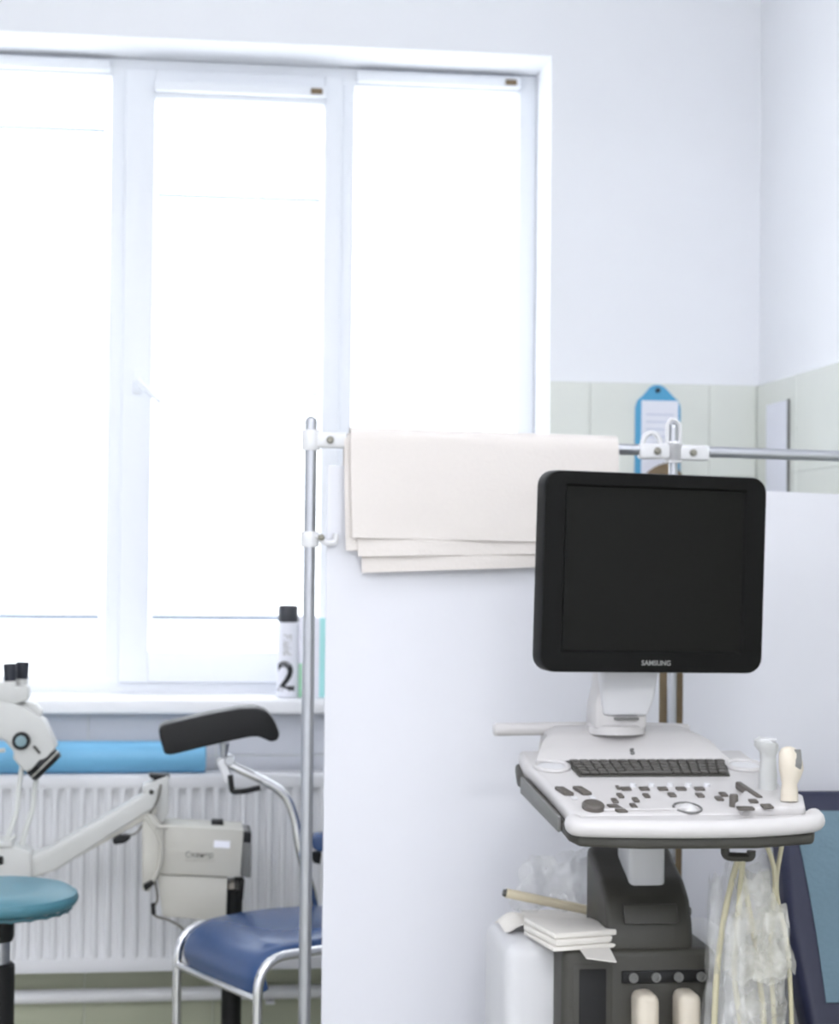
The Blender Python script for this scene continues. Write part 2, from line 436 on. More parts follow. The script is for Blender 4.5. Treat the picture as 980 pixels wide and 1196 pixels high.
t = thing('carton', 'pale teal and white carton on the sill behind the chrome post', 'box', (c2.x, .04, z0))
part('body', box(c2.x-.046, c2.x+.06, .02, .06, z0, z0+.212, .002), 'label_white', t)
part('stripe', box(c2.x+.010, c2.x+.030, .0185, .021, z0+.001, z0+.211, .0005), 'box_teal', t, label='teal side stripe')
part('stripe', box(c2.x-.045, c2.x-.024, .0185, .021, z0+.001, z0+.09, .0005), 'box_green', t, label='green lower stripe')

# ------------------------------------------------------------------ wall items
pA, pB, pT, pL = at(742, 470, -.014), at(795, 470, -.014), at(768, 449.5, -.014), at(742, 548, -.014)
zb = pL.z-.16
t = thing('wall_clipboard', 'blue wall clipboard holding a white paper sheet above the rail', 'clipboard', ((pA.x+pB.x)/2, -.0102, zb))
xa, xb, xc = pA.x, pB.x, pT.x
outl = [(xa, zb), (xb, zb), (xb, pA.z-.012), (xb-.006, pA.z+.006), (xb-.02, pA.z+.018), (xc+.02, pT.z-.006), (xc+.008, pT.z), (xc-.008, pT.z), (xc-.02, pT.z-.006), (xa+.02, pA.z+.018), (xa+.006, pA.z+.006), (xa, pA.z-.012)]
part('board', prism([(x, -.0102, z) for x, z in outl], (0, -.005, 0), .0012, 1), 'folder_blue', t)
part('sheet', box(xa+.017, xb-.007, -.0165, -.0152, zb+.02, at(768, 468, -.015).z), 'paper', t, smooth=0)
for i, zz in enumerate((.03, .05, .07, .09, .11, .13)):
    part('text_line', box(xa+.03, xb-.02-.012*(i % 3), -.0169, -.0165, pA.z-zz-.004, pA.z-zz), 'paper_line', t, smooth=0)
part('hook', lathe([(.006, 0), (.006, .008), (.004, .010)], (xc, -.0152, at(768, 456, -.015).z), (0, -1, 0), 16), 'ink_black', t)
q0, q1, q2 = atX(896, 470, XR-.012), atX(921, 467, XR-.012), atX(921, 600, XR-.012)
t = thing('notice_sheet', 'white notice sheet on the right wall beside the corner', 'notice', (XR-.0105, q1.y, q2.z))
part('sheet', box(XR-.0145, XR-.0102, q1.y, q0.y, q2.z, q1.z, .0008, 1), 'paper', t, smooth=0)
part('edge_strip', box(XR-.0165, XR-.0102, q1.y-.007, q1.y, q2.z, q1.z+.002, .001, 1), 'mid_grey', t, label='grey edge strip')
# tan cloth hanging behind the screen
cc = at(779, 542, -.045); t = thing('hanging_cloth', 'tan brown cloth hanging on the wall behind the screen joint', 'cloth', (cc.x, -.05, .3))
def clothfn(u, v):
    w = .045+.075*min(1, v*7)**.6 + .03*v
    a = (u-.5)*2
    return (cc.x-.01+a*w, -.055-.022*math.cos(a*math.pi/2)-.010*math.sin(a*9+v*3)*min(1, v*3), cc.z-.022*abs(a)**2-v*(cc.z-.35))
part('drape', grid(28, 24, clothfn, thick=.003), 'brown', t)
part('hook', tube([(cc.x, -.0102, cc.z+.01), (cc.x, -.05, cc.z-.005), (cc.x, -.052, cc.z+.02)], .004, 8), 'chrome', t)

# ------------------------------------------------------------------ folding screen
SY = -1.15
PXL = .263; PXJ = 1.0185; PXR = 1.53
screen = thing('folding_screen', 'white panel privacy screen on chrome posts with a top rail', 'screen', (PXL, SY, 0))
def rz(x): return 1.5355 + (x-.31)*(-.0145)          # rail height
b = tube([(PXL, SY, .03), (PXL, SY, 1.572)], .0125, 20); lathe([(.0125, 0), (.0115, .006), (.007, .0105), (.001, .012)], (PXL, SY, 1.571), seg=20, bm=b)
post1 = part('post', b, 'satin_steel', screen)
b = tube([(PXJ, SY, .03), (PXJ, SY, 1.575)], .0095, 20); lathe([(.0095, 0), (.009, .005), (.005, .008), (.001, .0095)], (PXJ, SY, 1.574), seg=20, bm=b)
part('post', b, 'satin_steel', screen)
part('post', tube([(PXR, SY, .03), (PXR, SY, 1.56)], .0125, 20), 'satin_steel', screen)
part('rail', tube([(PXL+.01, SY, rz(PXL)), (PXJ-.01, SY, rz(PXJ))], .0115, 20), 'satin_steel', screen)
part('rail', tube([(PXJ+.01, SY, rz(PXJ)), (PXR-.01, SY, rz(PXR))], .0115, 20), 'satin_steel', screen)
def panel(x0, x1, z0, zt0, zt1, seed):
    def fn(u, v):
        x = x0+(x1-x0)*u; zt = zt0+(zt1-zt0)*u
        return (x, SY+.003*math.sin(u*7+seed)*math.sin(v*3.1)+.002*math.sin(u*17+seed), z0+(zt-z0)*v)
    return grid(40, 16, fn, thick=.006)
part('panel', panel(PXL+.0345, PXJ-.027, .12, 1.484, 1.462, 0), 'screen_fabric', screen)
part('panel', panel(PXJ+.026, PXR-.03, .12, 1.450, 1.436, 2), 'screen_fabric', screen)
def clamp(x, z, side, knob=False, ear=False):
    b = lathe([(.0175, -.021), (.0185, -.018), (.0185, .018), (.0175, .021)], (x, SY, z), seg=24)
    box(min(x, x+side*.075), max(x, x+side*.075), SY-.014, SY+.014, z-.016, z+.016, .006, 3, bm=b)
    c_ = part('clamp', b, 'clamp', screen)
    part('bolt', lathe([(.0075, 0), (.0075, .006), (.005, .009)], (x+side*.038, SY-.0135, z), (0, -1, 0), 12), 'bolt', c_)
    return c_
clamp(PXL, rz(PXL)-.002, 1)
c_ = clamp(PXJ, rz(PXJ)-.002, -1); c2_ = clamp(PXJ, rz(PXJ)-.004, 1)
# looped ear and sleeve on the joint
ring = [(PXJ-.048+.019*math.cos(a), SY-.004, rz(PXJ)+.012+.024*math.sin(a)) for a in [math.pi*k/12 for k in range(13)]]
part('ear', tube(ring, .0055, 10), 'clamp', c_)
b = tube([(PXJ-.014, SY-.002, rz(PXJ)+.015), (PXJ-.014, SY-.002, rz(PXJ)+.055), (PXJ-.007, SY-.002, rz(PXJ)+.0645), (PXJ+.004, SY-.002, rz(PXJ)+.0645), (PXJ+.0125, SY-.002, rz(PXJ)+.055), (PXJ+.0125, SY-.002, rz(PXJ)+.015)], .0045, 10)
part('sleeve', b, 'clamp', c_)
zl2 = at(372, 630, SY).z
b = lathe([(.0175, -.016), (.0185, -.013), (.0185, .013), (.0175, .016)], (PXL, SY, zl2), seg=24)
c_ = part('clamp', b, 'clamp', screen)
part('hook', tube(round_path([(PXL+.012, SY-.012, zl2+.008), (PXL+.03, SY-.014, zl2-.008), (PXL+.052, SY-.012, zl2-.006), (PXL+.052, SY-.012, zl2+.012)], .012), .006, 10), 'clamp', c_)
part('bolt', lathe([(.007, 0), (.007, .006), (.004, .009)], (PXL+.022, SY-.016, zl2+.004), (0, -1, 0), 12), 'bolt', c_)
for x in (PXL, PXJ, PXR):
    part('foot', box(x-.02, x+.02, SY-.17, SY+.2, .03, .055, .006), 'satin_steel', screen)
    for s in (-.14, .17):
        part('caster', lathe([(.012, -.012), (.024, -.011), (.026, 0), (.024, .011), (.012, .012)], (x, SY+s, .026), (1, 0, 0), 20), 'black', screen)

# folded cream sheet over the rail
sheet = thing('folded_sheet', 'cream cotton sheet folded over the top rail of the screen', 'sheet', (.63, SY, 1.25))
def drape_layer(pxl, pxr, off, zfl, zfr, zback, seed):
    x0 = at(pxl, 560, SY).x; x1 = at(pxr, 560, SY).x
    r = .0135+off
    def fn(u, v):
        x = x0+(x1-x0)*u; zr = rz(x); zf = zfl+(zfr-zfl)*u
        L1 = zr-zf; La = math.pi*r; L2 = zr-zback; s = v*(L1+La+L2)
        wob = .004*mnoise.noise(Vector((x*5+seed, v*4, seed)))
        if s < L1:
            k = 1-s/L1; return (x+.010*k*k*(.5-u), SY-r-.006*k+wob*k*2.0-.0015*math.sin(u*6+seed), zf+s)
        if s < L1+La:
            a = (s-L1)/r; return (x, SY-r*math.cos(a), zr+r*math.sin(a))
        return (x, SY+r+abs(wob), zr-(s-L1-La))
    return grid(36, 48, fn, thick=.0018)
zz = lambda px, py: at(px, py, SY-.02).z
part('layer', drape_layer(401, 694, .001, zz(402, 643), zz(640, 646), 1.33, 1), 'towel', sheet)
part('layer', drape_layer(420, 706, .005, zz(420, 669), zz(640, 656)-.006, 1.30, 5), 'towel', sheet)
part('layer', drape_layer(415, 713, .009, zz(420, 650), zz(640, 645), 1.30, 8), 'towel', sheet)
part('layer', drape_layer(408, 719, .0135, zz(412, 628), zz(640, 634), 1.32, 3), 'towel', sheet)

# ------------------------------------------------------------------ ultrasound machine
UX, UY = .845, -1.58
us = thing('ultrasound_machine', 'white ultrasound machine on dark cabinet with large black monitor', 'ultrasound machine', (UX, UY, 0))
def up(name, bmx, m, parent=None, label=None, smooth=35):
    bmx.transform(Matrix.Translation((UX, UY, 0))); return part(name, bmx, m, parent or us, True, smooth, label)
def zt(ly): return .9347+.155*ly                        # sloping console top
# wheeled base and cabinet
b = box(-.25, .22, -.30, .20, .09, .17, .03, 3); up('base', b, 'dark_grey')
for sx in (-.21, .18):
    for s in (-.25, .16):
        up('caster', lathe([(.02, -.018), (.042, -.016), (.045, 0), (.042, .016), (.02, .018)], (sx, s, .046), (1, 0, 0), 24), 'black')
shell = up('side_shell', box(-.253, .20, -.03, .22, .16, .605, .03, 4), 'machine_side')
front = up('front_cabinet', box(-.165, .115, -.105, .05, .16, .608, .014, 3), 'dark_grey')
up('recess', box(-.135, -.085, -.108, -.10, .30, .575, .003), 'black', front)
up('recess_frame', box(-.147, -.073, -.1065, -.10, .29, .585, .004), 'dark_grey', front)
up('power_button', lathe([(.0065, 0), (.0065, .004), (.004, .006)], (-.079, -.1045, .592), (0, -1, 0), 14), 'mid_grey', front)
strip = up('socket_strip', box(-.058, .108, -.110, -.10, .548, .570, .003), 'black', front)
for k in range(4):
    up('socket', lathe([(.0085, 0), (.0085, .007), (.005, .007), (.005, .003)], (-.038+k*.041, -.109, .559), (0, -1, 0), 14), 'mid_grey', strip)
for k, x in enumerate((-.022, .053)):
    q = up('probe_connector', box(x-.020, x+.020, -.165, -.10, .39, .540, .015, 4), 'probe_cream')
    up('latch', box(x-.008, x+.008, -.172, -.163, .43, .47, .003), 'mid_grey', q)
# rounded pedestal hump and column
prof = [(.085, .60), (.085, .765), (.060, .757), (.02, .738), (-.03, .720), (-.070, .692), (-.092, .65), (-.100, .60)]
hump = up('pedestal', prism([(-.082, y, z) for y, z in prof], (.158, 0, 0), .012, 3), 'dark_grey')
up('pedestal_door', prism([(-.012-.040, -.0855, .684), (-.012+.058, -.0855, .684), (-.012+.058, -.098, .652), (-.012-.040, -.098, .652)], (0, -.006, 0), .002, 2), 'dark_grey', hump)
up('lock', lathe([(.008, 0), (.008, .01), (.005, .012)], (.069, -.06, .665), (1, -.3, 0), 14), 'mid_grey', hump)
up('column', box(-.030, .037, -.045, .055, .69, .89, .01, 3), 'machine_side')
# console
def cpoly(pts, dz0, dz1, bev, seg=3):
    b = prism([(x, y, 0) for x, y in pts], (0, 0, 1), 0)
    for v in b.verts: v.co.z = zt(v.co.y) + (dz1 if v.co.z > .5 else dz0)
    bmesh.ops.bevel(b, geom=b.edges[:], offset=bev, segments=seg, profile=.5, affect='EDGES', clamp_overlap=True)
    return b
top_pts = [(-.217, .06), (-.223, -.03), (-.218, -.055), (-.207, -.20), (-.201, -.335), (-.185, -.352), (.19, -.352), (.205, -.335), (.209, -.20), (.214, -.05), (.21, .06)]
tray_pts = [(-.222, .06), (-.234, -.02), (-.229, -.06), (-.213, -.22), (-.208, -.345), (-.196, -.375), (-.10, -.392), (.10, -.392), (.20, -.375), (.212, -.345), (.214, -.20), (.218, -.05), (.214, .06)]
up('console_tray', cpoly(tray_pts, -.046, -.024, .007), 'dark_grey')
up('lit_side_trim', prism([(-.228, -.055, zt(-.055)-.018), (-.209, -.30, zt(-.30)-.018), (-.209, -.30, zt(-.30)-.044), (-.228, -.055, zt(-.055)-.048)], (-.006, 0, 0), .002, 2), 'mid_grey')  # lighter grey paints the light falling on the tray's left side
console = up('console_top', cpoly(top_pts, -.030, .0, .010), 'machine_white')
rl = [(-.199, -.352, zt(-.352)-.013), (-.192, -.378, zt(-.378)-.012), (-.10, -.392, zt(-.392)-.011), (0, -.396, zt(-.396)-.011), (.10, -.392, zt(-.392)-.011), (.195, -.376, zt(-.376)-.009), (.206, -.352, zt(-.352)-.006)]
hb = tube(smooth_path(rl, 6), .0155, 16)
up('front_handle', hb, 'machine_white')
up('front_apron', cpoly([(-.19, -.33), (-.186, -.37), (-.1, -.388), (.1, -.388), (.19, -.37), (.194, -.33)], -.022, -.003, .006), 'machine_white')
# rear hump with rounded shoulders
def hx(y, z, inset): return (-.197+inset, .163-inset)
b = bmesh.new(); rows = [(-.018, zt(-.018)-.01, 0), (-.014, .934, .001), (.010, .955, .010), (.034, .972, .022), (.055, .980, .034), (.12, .984, .040), (.145, .975, .04), (.15, .90, .03)]
rr = []
for y, z, ins in rows:
    row = []
    for k in range(13):
        a = k/12; x = -.197+ins+(.362-2*ins)*a
        e = min(a, 1-a)*12; drop = .010*max(0, 1-e)**2 if z > .94 else 0
        row.append(b.verts.new((x, y, z-drop)))
    rr.append(row)
for i in range(len(rr)-1):
    for k in range(12): b.faces.new((rr[i][k], rr[i][k+1], rr[i+1][k+1], rr[i+1][k]))
for side in (0, 12):
    base = [b.verts.new((rr[i][side].co.x, rr[i][side].co.y, .90)) for i in range(len(rr))]
    for i in range(len(rr)-1):
        b.faces.new((rr[i][side], rr[i+1][side], base[i+1], base[i]))
bmesh.ops.remove_doubles(b, verts=b.verts[:], dist=.0005); bmesh.ops.recalc_face_normals(b, faces=b.faces[:])
hump2 = up('rear_housing', b, 'machine_white', smooth=50)
lg = text_bm('S', .020, Matrix.Translation((-.016, -.002-.0008, .9452+.0010)) @ Matrix.Rotation(math.radians(41), 4, 'X'), .0010, True)
up('emblem', lg, 'mid_grey', hump2, smooth=0)
# oval dishes beside the keyboard
for x, w in ((-.178, .030), (.178, .032)):
    ring = [(x+w*math.cos(a), -.062+.034*math.sin(a), zt(-.062+.034*math.sin(a))+.002) for a in [2*math.pi*k/28 for k in range(29)]]
    d = up('cup_rim', tube(ring, .0045, 8), 'machine_white', console)
    lb = lathe([(w-.003, 0), (w-.003, .002)], (0, 0, 0), seg=24)
    for v in lb.verts: v.co = Vector((x+v.co.x, -.062+v.co.y*1.1, zt(-.062+v.co.y*1.1)+.0005+v.co.z*.3))
    up('cup_floor', lb, 'machine_side', d)
# keyboard
kt = cpoly([(-.146, -.028), (.152, -.028), (.131, -.128), (-.142, -.128)], -.004, .0035, .002, 2)
kb = up('keyboard', kt, 'dark_grey')
b = bmesh.new()
for rI in range(5):
    y = -.040-rI*.0190
    f = rI/4; xl = -.141+.003*f; xr = .146-.018*f; nk = 16
    for k in range(nk):
        w = (xr-xl)/nk; x = xl+w*k
        if rI == 4 and 4 <= k <= 9:
            if k == 4: box(x+.001, x+w*6-.001, y-.0080, y+.0080, zt(y)+.003, zt(y)+.0075, .0012, 1, bm=b)
            continue
        box(x+.0012, x+w-.0012, y-.0080, y+.0080, zt(y)+.003, zt(y)+.0078, .0014, 1, bm=b)
ks = up('key_cluster', b, 'key_grey', kb); ks['kind'] = 'stuff'
# controls, placed on the sloping panel
def onpanel(px, py, dz=0.0):
    d = ray(px, py); nrm = Vector((0, -.155, 1)); p0 = Vector((UX, UY, zt(0)+dz))
    t_ = (p0-CAM).dot(nrm)/d.dot(nrm); p = CAM+d*t_; return p.x-UX, p.y-UY
def knob(px, py, r, h, m='button_grey', name='button', sy=1.0, parent=None):
    x, y = onpanel(px, py); lb = lathe([(r, 0), (r, h*.7), (r*.85, h), (r*.3, h)], (0, 0, 0), seg=18)
    for v in lb.verts: v.co = Vector((x+v.co.x, y+v.co.y*sy, zt(y+v.co.y*sy)+v.co.z))
    return up(name, lb, m, parent or console)
def key(px, py, w, d, h=.004, m='button_grey', name='button', skew=0.0):
    x, y = onpanel(px, py)
    lb = box(-w/2, w/2, -d/2, d/2, 0, h, min(h*.35, .0015), 2)
    for v in lb.verts: v.co = Vector((x+v.co.x+skew*v.co.y, y+v.co.y, zt(y+v.co.y)+v.co.z))
    return up(name, lb, m, console)
for px, py in ((659, 926), (680, 925.5)): key(px, py, .016, .040, .006, name='rocker_switch', skew=-.25)
for px, py in ((671, 933), (692, 932)): key(px, py, .010, .014, .003, 'machine_side')
knob(693, 944.5, .0185, .010, name='rotary_knob', sy=1.35)
key(721, 945.5, .018, .040, .004, skew=-.25)
for px, py in ((718, 936.5), (724.5, 930.5), (740, 942.5), (742.5, 935.5), (755, 930.5)): key(px, py, .010, .022, .004)
for px, py in ((785, 929.5), (817.5, 930), (840, 934), (845, 929)): key(px, py, .0125, .020, .004)
for k in range(5):
    key(731+21.5*k, 922.5, .017, .016, .004, name='soft_key'); knob(731.5+21.5*k+8, 918.5, .0055, .006, 'machine_side', 'toggle')
key(722, 921, .006, .020, .0035)
x, y = onpanel(803, 944)
rg = tube([(x+.0225*math.cos(a), y+.030*math.sin(a), zt(y+.030*math.sin(a))+.001) for a in [2*math.pi*k/32 for k in range(33)]], .0019, 8)
tb = up('trackball_ring', rg, 'mid_grey', console)
sp = bmesh.new(); bmesh.ops.create_uvsphere(sp, u_segments=24, v_segments=14, radius=.0210)
sp.transform(Matrix.Translation((x, y+.002, zt(y)-.0125))); up('trackball', sp, 'trackball', tb)
# raised pod right
pa = [onpanel(866, 951), onpanel(941, 949), onpanel(938, 935), onpanel(905, 921), onpanel(868, 930), onpanel(858, 944)]
pod = up('control_pod', cpoly([(x, y) for x, y in pa], -.006, .010, .005), 'machine_white')
def podkey(px, py, w, d, h, name='button', m='button_grey', dz=.010):
    x, y = onpanel(px, py, dz); lb = box(-w/2, w/2, -d/2, d/2, 0, h, min(h*.3, .002), 2)
    for v in lb.verts: v.co = Vector((x+v.co.x, y+v.co.y, zt(y+v.co.y)+dz+v.co.z))
    return up(name, lb, m, pod)
podkey(871, 945.5, .028, .016, .004); podkey(896, 943, .018, .020, .004); podkey(880, 937, .014, .016, .004)
x, y = onpanel(857, 942)
lb = lathe([(.0075, 0), (.0075, .018), (.006, .021), (.002, .021)], (x, y, zt(y)), seg=16); up('rotary_knob', lb, 'button_grey', console)
x0, y0 = onpanel(862, 921); x1, y1 = onpanel(888, 939)
dirv = Vector((x1-x0, y1-y0, 0)); sd = Vector((-dirv.y, dirv.x, 0)).normalized()*.006
up('slider_bank', prism([(x0+sd.x, y0+sd.y, zt(y0)), (x1+sd.x, y1+sd.y, zt(y1)), (x1-sd.x, y1-sd.y, zt(y1)), (x0-sd.x, y0-sd.y, zt(y0))], (0, 0, .013), .003, 2), 'button_grey', console)
x, y = onpanel(740, 959); up('wrist_ridge', prism([(-.17, -.325, zt(-.325)), (.0, -.328, zt(-.328)), (.0, -.333, zt(-.333)), (-.17, -.333, zt(-.333))], (0, 0, .004), .0015, 2), 'machine_white', console)
# rear handle bar behind the console
bl, br = at(578, 852, UY+.13), at(803, 851, UY+.13)
up('rear_handle', tube([(bl.x-UX-.003, .13, bl.z), (bl.x-UX, .13, bl.z), (-.09, .13, bl.z+.002), (.0, .13, bl.z+.004), (br.x-UX, .13, br.z), (br.x-UX+.003, .13, br.z)], [.009, .0125, .0125, .0115, .009, .006], 14), 'machine_white')
# monitor neck
def rectloft(secs):
    b = bmesh.new(); rings = []
    for x0, x1, y0, y1, z in secs: rings.append([b.verts.new(p) for p in ((x0, y0, z), (x1, y0, z), (x1, y1, z), (x0, y1, z))])
    for i in range(len(rings)-1):
        for k in range(4): b.faces.new((rings[i][k], rings[i][(k+1) % 4], rings[i+1][(k+1) % 4], rings[i+1][k]))
    b.faces.new(rings[0][::-1]); b.faces.new(rings[-1]); bmesh.ops.recalc_face_normals(b, faces=b.faces[:])
    bmesh.ops.bevel(b, geom=b.edges[:], offset=.007, segments=3, profile=.5, affect='EDGES', clamp_overlap=True); return b
up('neck_base', lathe([(.056, .975), (.055, .990), (.050, .993)], (-.033, .06, 0), seg=32), 'machine_white')
neck = up('neck', rectloft([(-.082, .017, .02, .10, .985), (-.080, .018, .022, .10, 1.03), (-.072, .022, .03, .10, 1.06), (-.068, .03, .035, .10, 1.11)]), 'machine_white')
up('neck_cover', rectloft([(-.066, .018, .012, .05, 1.010), (-.070, .030, .012, .05, 1.045), (-.072, .038, .008, .05, 1.11)]), 'machine_side', neck)
up('neck_gap', box(-.046, .0, .010, .02, 1.003, 1.0075, .0015), 'mid_grey', neck)
up('monitor_arm', rectloft([(-.07, .04, -.02, .09, 1.10), (-.07, .05, -.03, .08, 1.2), (-.06, .05, -.03, .05, 1.28)]), 'machine_side')
# monitor
MC = Vector((.8558, -1.64, 1.2738)); MW, MH = .4329, .3603
MR3 = (Matrix.Rotation(.1502, 4, 'Z') @ Matrix.Rotation(.0222, 4, 'X') @ Matrix.Rotation(.0146, 4, 'Y'))
MM = Matrix.Translation(MC) @ MR3
def rrect(w, h, r, n=7):
    pts = []
    for cx_, cz_, a0 in ((w/2-r, h/2-r, 0), (-w/2+r, h/2-r, math.pi/2), (-w/2+r, -h/2+r, math.pi), (w/2-r, -h/2+r, 1.5*math.pi)):
        for k in range(n): a = a0+math.pi/2*k/(n-1); pts.append((cx_+r*math.cos(a), 0, cz_+r*math.sin(a)))
    return pts
def frame_mesh(w, h, r, iw, ih, icz, y0, y1, depth):
    """bezel: rounded slab with a sloping recessed opening"""
    b = bmesh.new(); o = rrect(w, h, r); n = len(o)
    inn = [(x*iw/w, 0, icz+z*ih/h) for x, _, z in rrect(w, h, .004)]
    f = [b.verts.new((x*.992, y0, z*.992)) for x, _, z in o]; s = [b.verts.new((x, y0+.006, z)) for x, _, z in o]
    s2 = [b.verts.new((x, y1-.008, z)) for x, _, z in o]; bk = [b.verts.new((x*.93, y1, z*.93)) for x, _, z in o]
    i0 = [b.verts.new((x*1.03, y0, icz+(z-icz)*1.03)) for x, _, z in inn]; i1 = [b.verts.new((x, y0+depth, z)) for x, _, z in inn]
    for A, B in ((i1, i0), (i0, f), (f, s), (s, s2), (s2, bk)):
        for k in range(n): b.faces.new((A[k], A[(k+1) % n], B[(k+1) % n], B[k]))
    b.faces.new(bk); bmesh.ops.recalc_face_normals(b, faces=b.faces[:]); return b
b = frame_mesh(MW, MH, .028, .345, .292, .006, 0, .05, .007); b.transform(MM)
mon = part('monitor', b, 'monitor_black', us)
b = box(-.1735, .1735, .0065, .009, .006-.147, .006+.147); b.transform(MM); part('screen', b, 'screen_glass', mon, smooth=0)
b = prism([(x, .05, z) for x, _, z in rrect(.26, .22, .03)], (0, .03, 0), .01, 3); b.transform(MM); part('rear_cover', b, 'monitor_black', mon)
b = text_bm('SAMSUNG', .0125, MM @ Matrix.Translation((.006, -.0004, -.1625)) @ RX90 @ Matrix.Scale(1.0, 4, (1, 0, 0)), .0004, True)
part('logo', b, 'logo_grey', mon, smooth=0, label='grey maker lettering')

# probes standing in their holders
def probe1():
    x, y = onpanel(897, 928); x += UX; y += UY; z0 = zt(y-UY)+.004
    t = thing('ultrasound_probe', 'pale grey flared ultrasound probe standing behind the cream one', 'probe', (x, y, z0), group='probes on the console')
    secs = [(.0155, .0, 0), (.0160, .03, 0), (.0135, .055, 0), (.0145, .066, -.001), (.0215, .076, -.003), (.0215, .086, -.004), (.012, .092, -.004)]
    b = bmesh.new(); rings = []
    for r, h, dx in secs: rings.append([b.verts.new((x+dx+r*math.cos(a), y+.75*r*math.sin(a), z0+h+.0035*(-math.cos(a))*(h > .06))) for a in [2*math.pi*k/20 for k in range(20)]])
    for i in range(len(rings)-1):
        for k in range(20): b.faces.new((rings[i][k], rings[i][(k+1) % 20], rings[i+1][(k+1) % 20], rings[i+1][k]))
    b.faces.new(rings[0][::-1]); b.faces.new(rings[-1]); bmesh.ops.recalc_face_normals(b, faces=b.faces[:])
    part('body', b, 'probe_grey', t)
    part('head', box(x-.019, x+.013, y-.012, y+.012, z0+.087, z0+.093, .003), 'machine_side', t)
probe1()
def probe2():
    x, y = onpanel(922, 943); x += UX; y += UY; z0 = zt(y-UY)+.011
    t = thing('ultrasound_probe', 'cream curved ultrasound probe with brown face at console corner', 'probe', (x, y, z0), group='probes on the console')
    secs = [(.0150, .0, 0), (.0145, .018, 0), (.0130, .028, 0), (.0175, .040, .002), (.0210, .052, .003), (.0205, .066, .002), (.0175, .080, -.001), (.012, .088, -.002), (.004, .091, -.002)]
    b = bmesh.new(); rings = []
    for r, h, dx in secs: rings.append([b.verts.new((x+dx+r*math.cos(a), y+.7*r*math.sin(a), z0+h)) for a in [2*math.pi*k/22 for k in range(22)]])
    for i in range(len(rings)-1):
        for k in range(22): b.faces.new((rings[i][k], rings[i][(k+1) % 22], rings[i+1][(k+1) % 22], rings[i+1][k]))
    b.faces.new(rings[0][::-1]); b.faces.new(rings[-1]); bmesh.ops.recalc_face_normals(b, faces=b.faces[:])
    part('body', b, 'probe_cream', t)
    fc = grid(8, 4, lambda u, v: (x+.006+(.0145-.010*max(0, u-.4))*0+.005*math.sin(u*1.5)+(v-.5)*.011+.004*(1-u), y-.0155+.010*abs(u-.25), z0+.054+.033*u), thick=.003)
    part('face', fc, 'mid_grey', t, label='brown grey contact face')
probe2()

# ------------------------------------------------------------------ clutter on the machine
zt0 = .6085
q = [atZ(611, 1071, .642), atZ(690, 1071, .642), atZ(721, 1085, .642), atZ(648, 1090, .642)]
q = [Vector((p.x, p.y, zt0+.0005)) for p in q]
nap = thing('napkin_stack', 'thick stack of cream paper napkins on the machine cabinet', 'napkins', (sum(p.x for p in q)/4, sum(p.y for p in q)/4, zt0))
for k in range(3):
    c_ = sum(q, Vector())/4; R_ = Matrix.Rotation(math.radians((-1.5, 1.2, -.6, 1.0, 0)[k]), 3, 'Z')
    s_ = (1.01, .985, 1.0, .99, 1.0)[k]
    part('napkin', prism([R_ @ ((p-c_)*s_)+c_+Vector((0, 0, (0, .009, .022)[k])) for p in q], (0, 0, (.0085, .0126, .0105)[k]), .003, 2), 'napkin', nap)
lp = atZ(700, 1112, zt0+.004)
part('napkin', grid(6, 6, lambda u, v: (lp.x-.03+.055*u, lp.y+.02-.055*v+.01*u, zt0+.006-.004*v-.010*u*v), thick=.002), 'napkin', nap)
fl = atZ(622, 1080, .62)
def flap(u, v): return (fl.x-.055+.075*u+.01*v, fl.y+.09-.10*v, .6075+.020*math.sin(math.pi*min(1, u*1.15))*(1-.3*v)+.004*math.sin(v*7))
single('paper_wrapper', grid(14, 10, flap, thick=.0015), 'napkin', 'bulging white paper wrapper at the cabinet corner beside napkins', 'wrapper')
a_, b_ = at(591, 1043, UY+.10), at(702, 1060, UY+.10)
zs = .621
tr = thing('paper_bundle', 'flat cream paper bundle lying behind the napkin stack', 'paper', (a_.x+.08, UY+.16, .606))
for k in range(3):
    part('sheet', prism([(a_.x+.035, UY+.095, .6062+k*.006), (a_.x+.170, UY+.09, .6062+k*.006), (a_.x+.175, UY+.19, .6062+k*.006), (a_.x+.045, UY+.195, .6062+k*.006)], (0, 0, .0055), .001, 1), 'napkin', tr)
stk = thing('wooden_rod', 'pale tan rod with dark tip lying across the paper bundle', 'rod', (a_.x, UY+.10, a_.z))
A_ = Vector((a_.x, UY+.10, a_.z)); B_ = Vector((b_.x, UY+.10, .6245+.009))
part('shaft', tube([A_, A_.lerp(B_, .5), B_], .0088, 12), 'tan', stk)
d_ = (A_-B_).normalized(); part('tip', tube([A_-d_*.001, A_+d_*.006], [.0085, .006], 12), 'dark_grey', stk)
def film(name, x0, x1, z0, z1, y, amp, seed, m, label, n=44, taper=0.0, cat='bag', fq=11):
    def fn(u, v):
        w = 1-taper*v+.18*mnoise.noise(Vector((v*3.3, seed*1.7, 1.0 if u < .5 else 5.0))); x = (x0+x1)/2+(u-.5)*(x1-x0)*w; z = z0+(z1-z0)*v
        z += .022*mnoise.noise(Vector((u*4.1, seed, 2.0 if v > .5 else 7.0)))*abs(v-.5)*2
        nn = mnoise.noise(Vector((x*fq*2.6, z*fq*.9, seed))); n2 = mnoise.noise(Vector((x*fq*6, z*fq*3, seed+4)))
        rid = 1-2*abs(mnoise.noise(Vector((x*fq*3.1+z*9, z*fq*1.1, seed+8))))
        dist = math.cos((u-.5)*math.pi)
        return (x+.006*n2, y-amp*(.8*dist+nn*1.0+.55*rid)+.008*n2, z+.008*n2+.006*nn)
    return grid(n, n, fn)
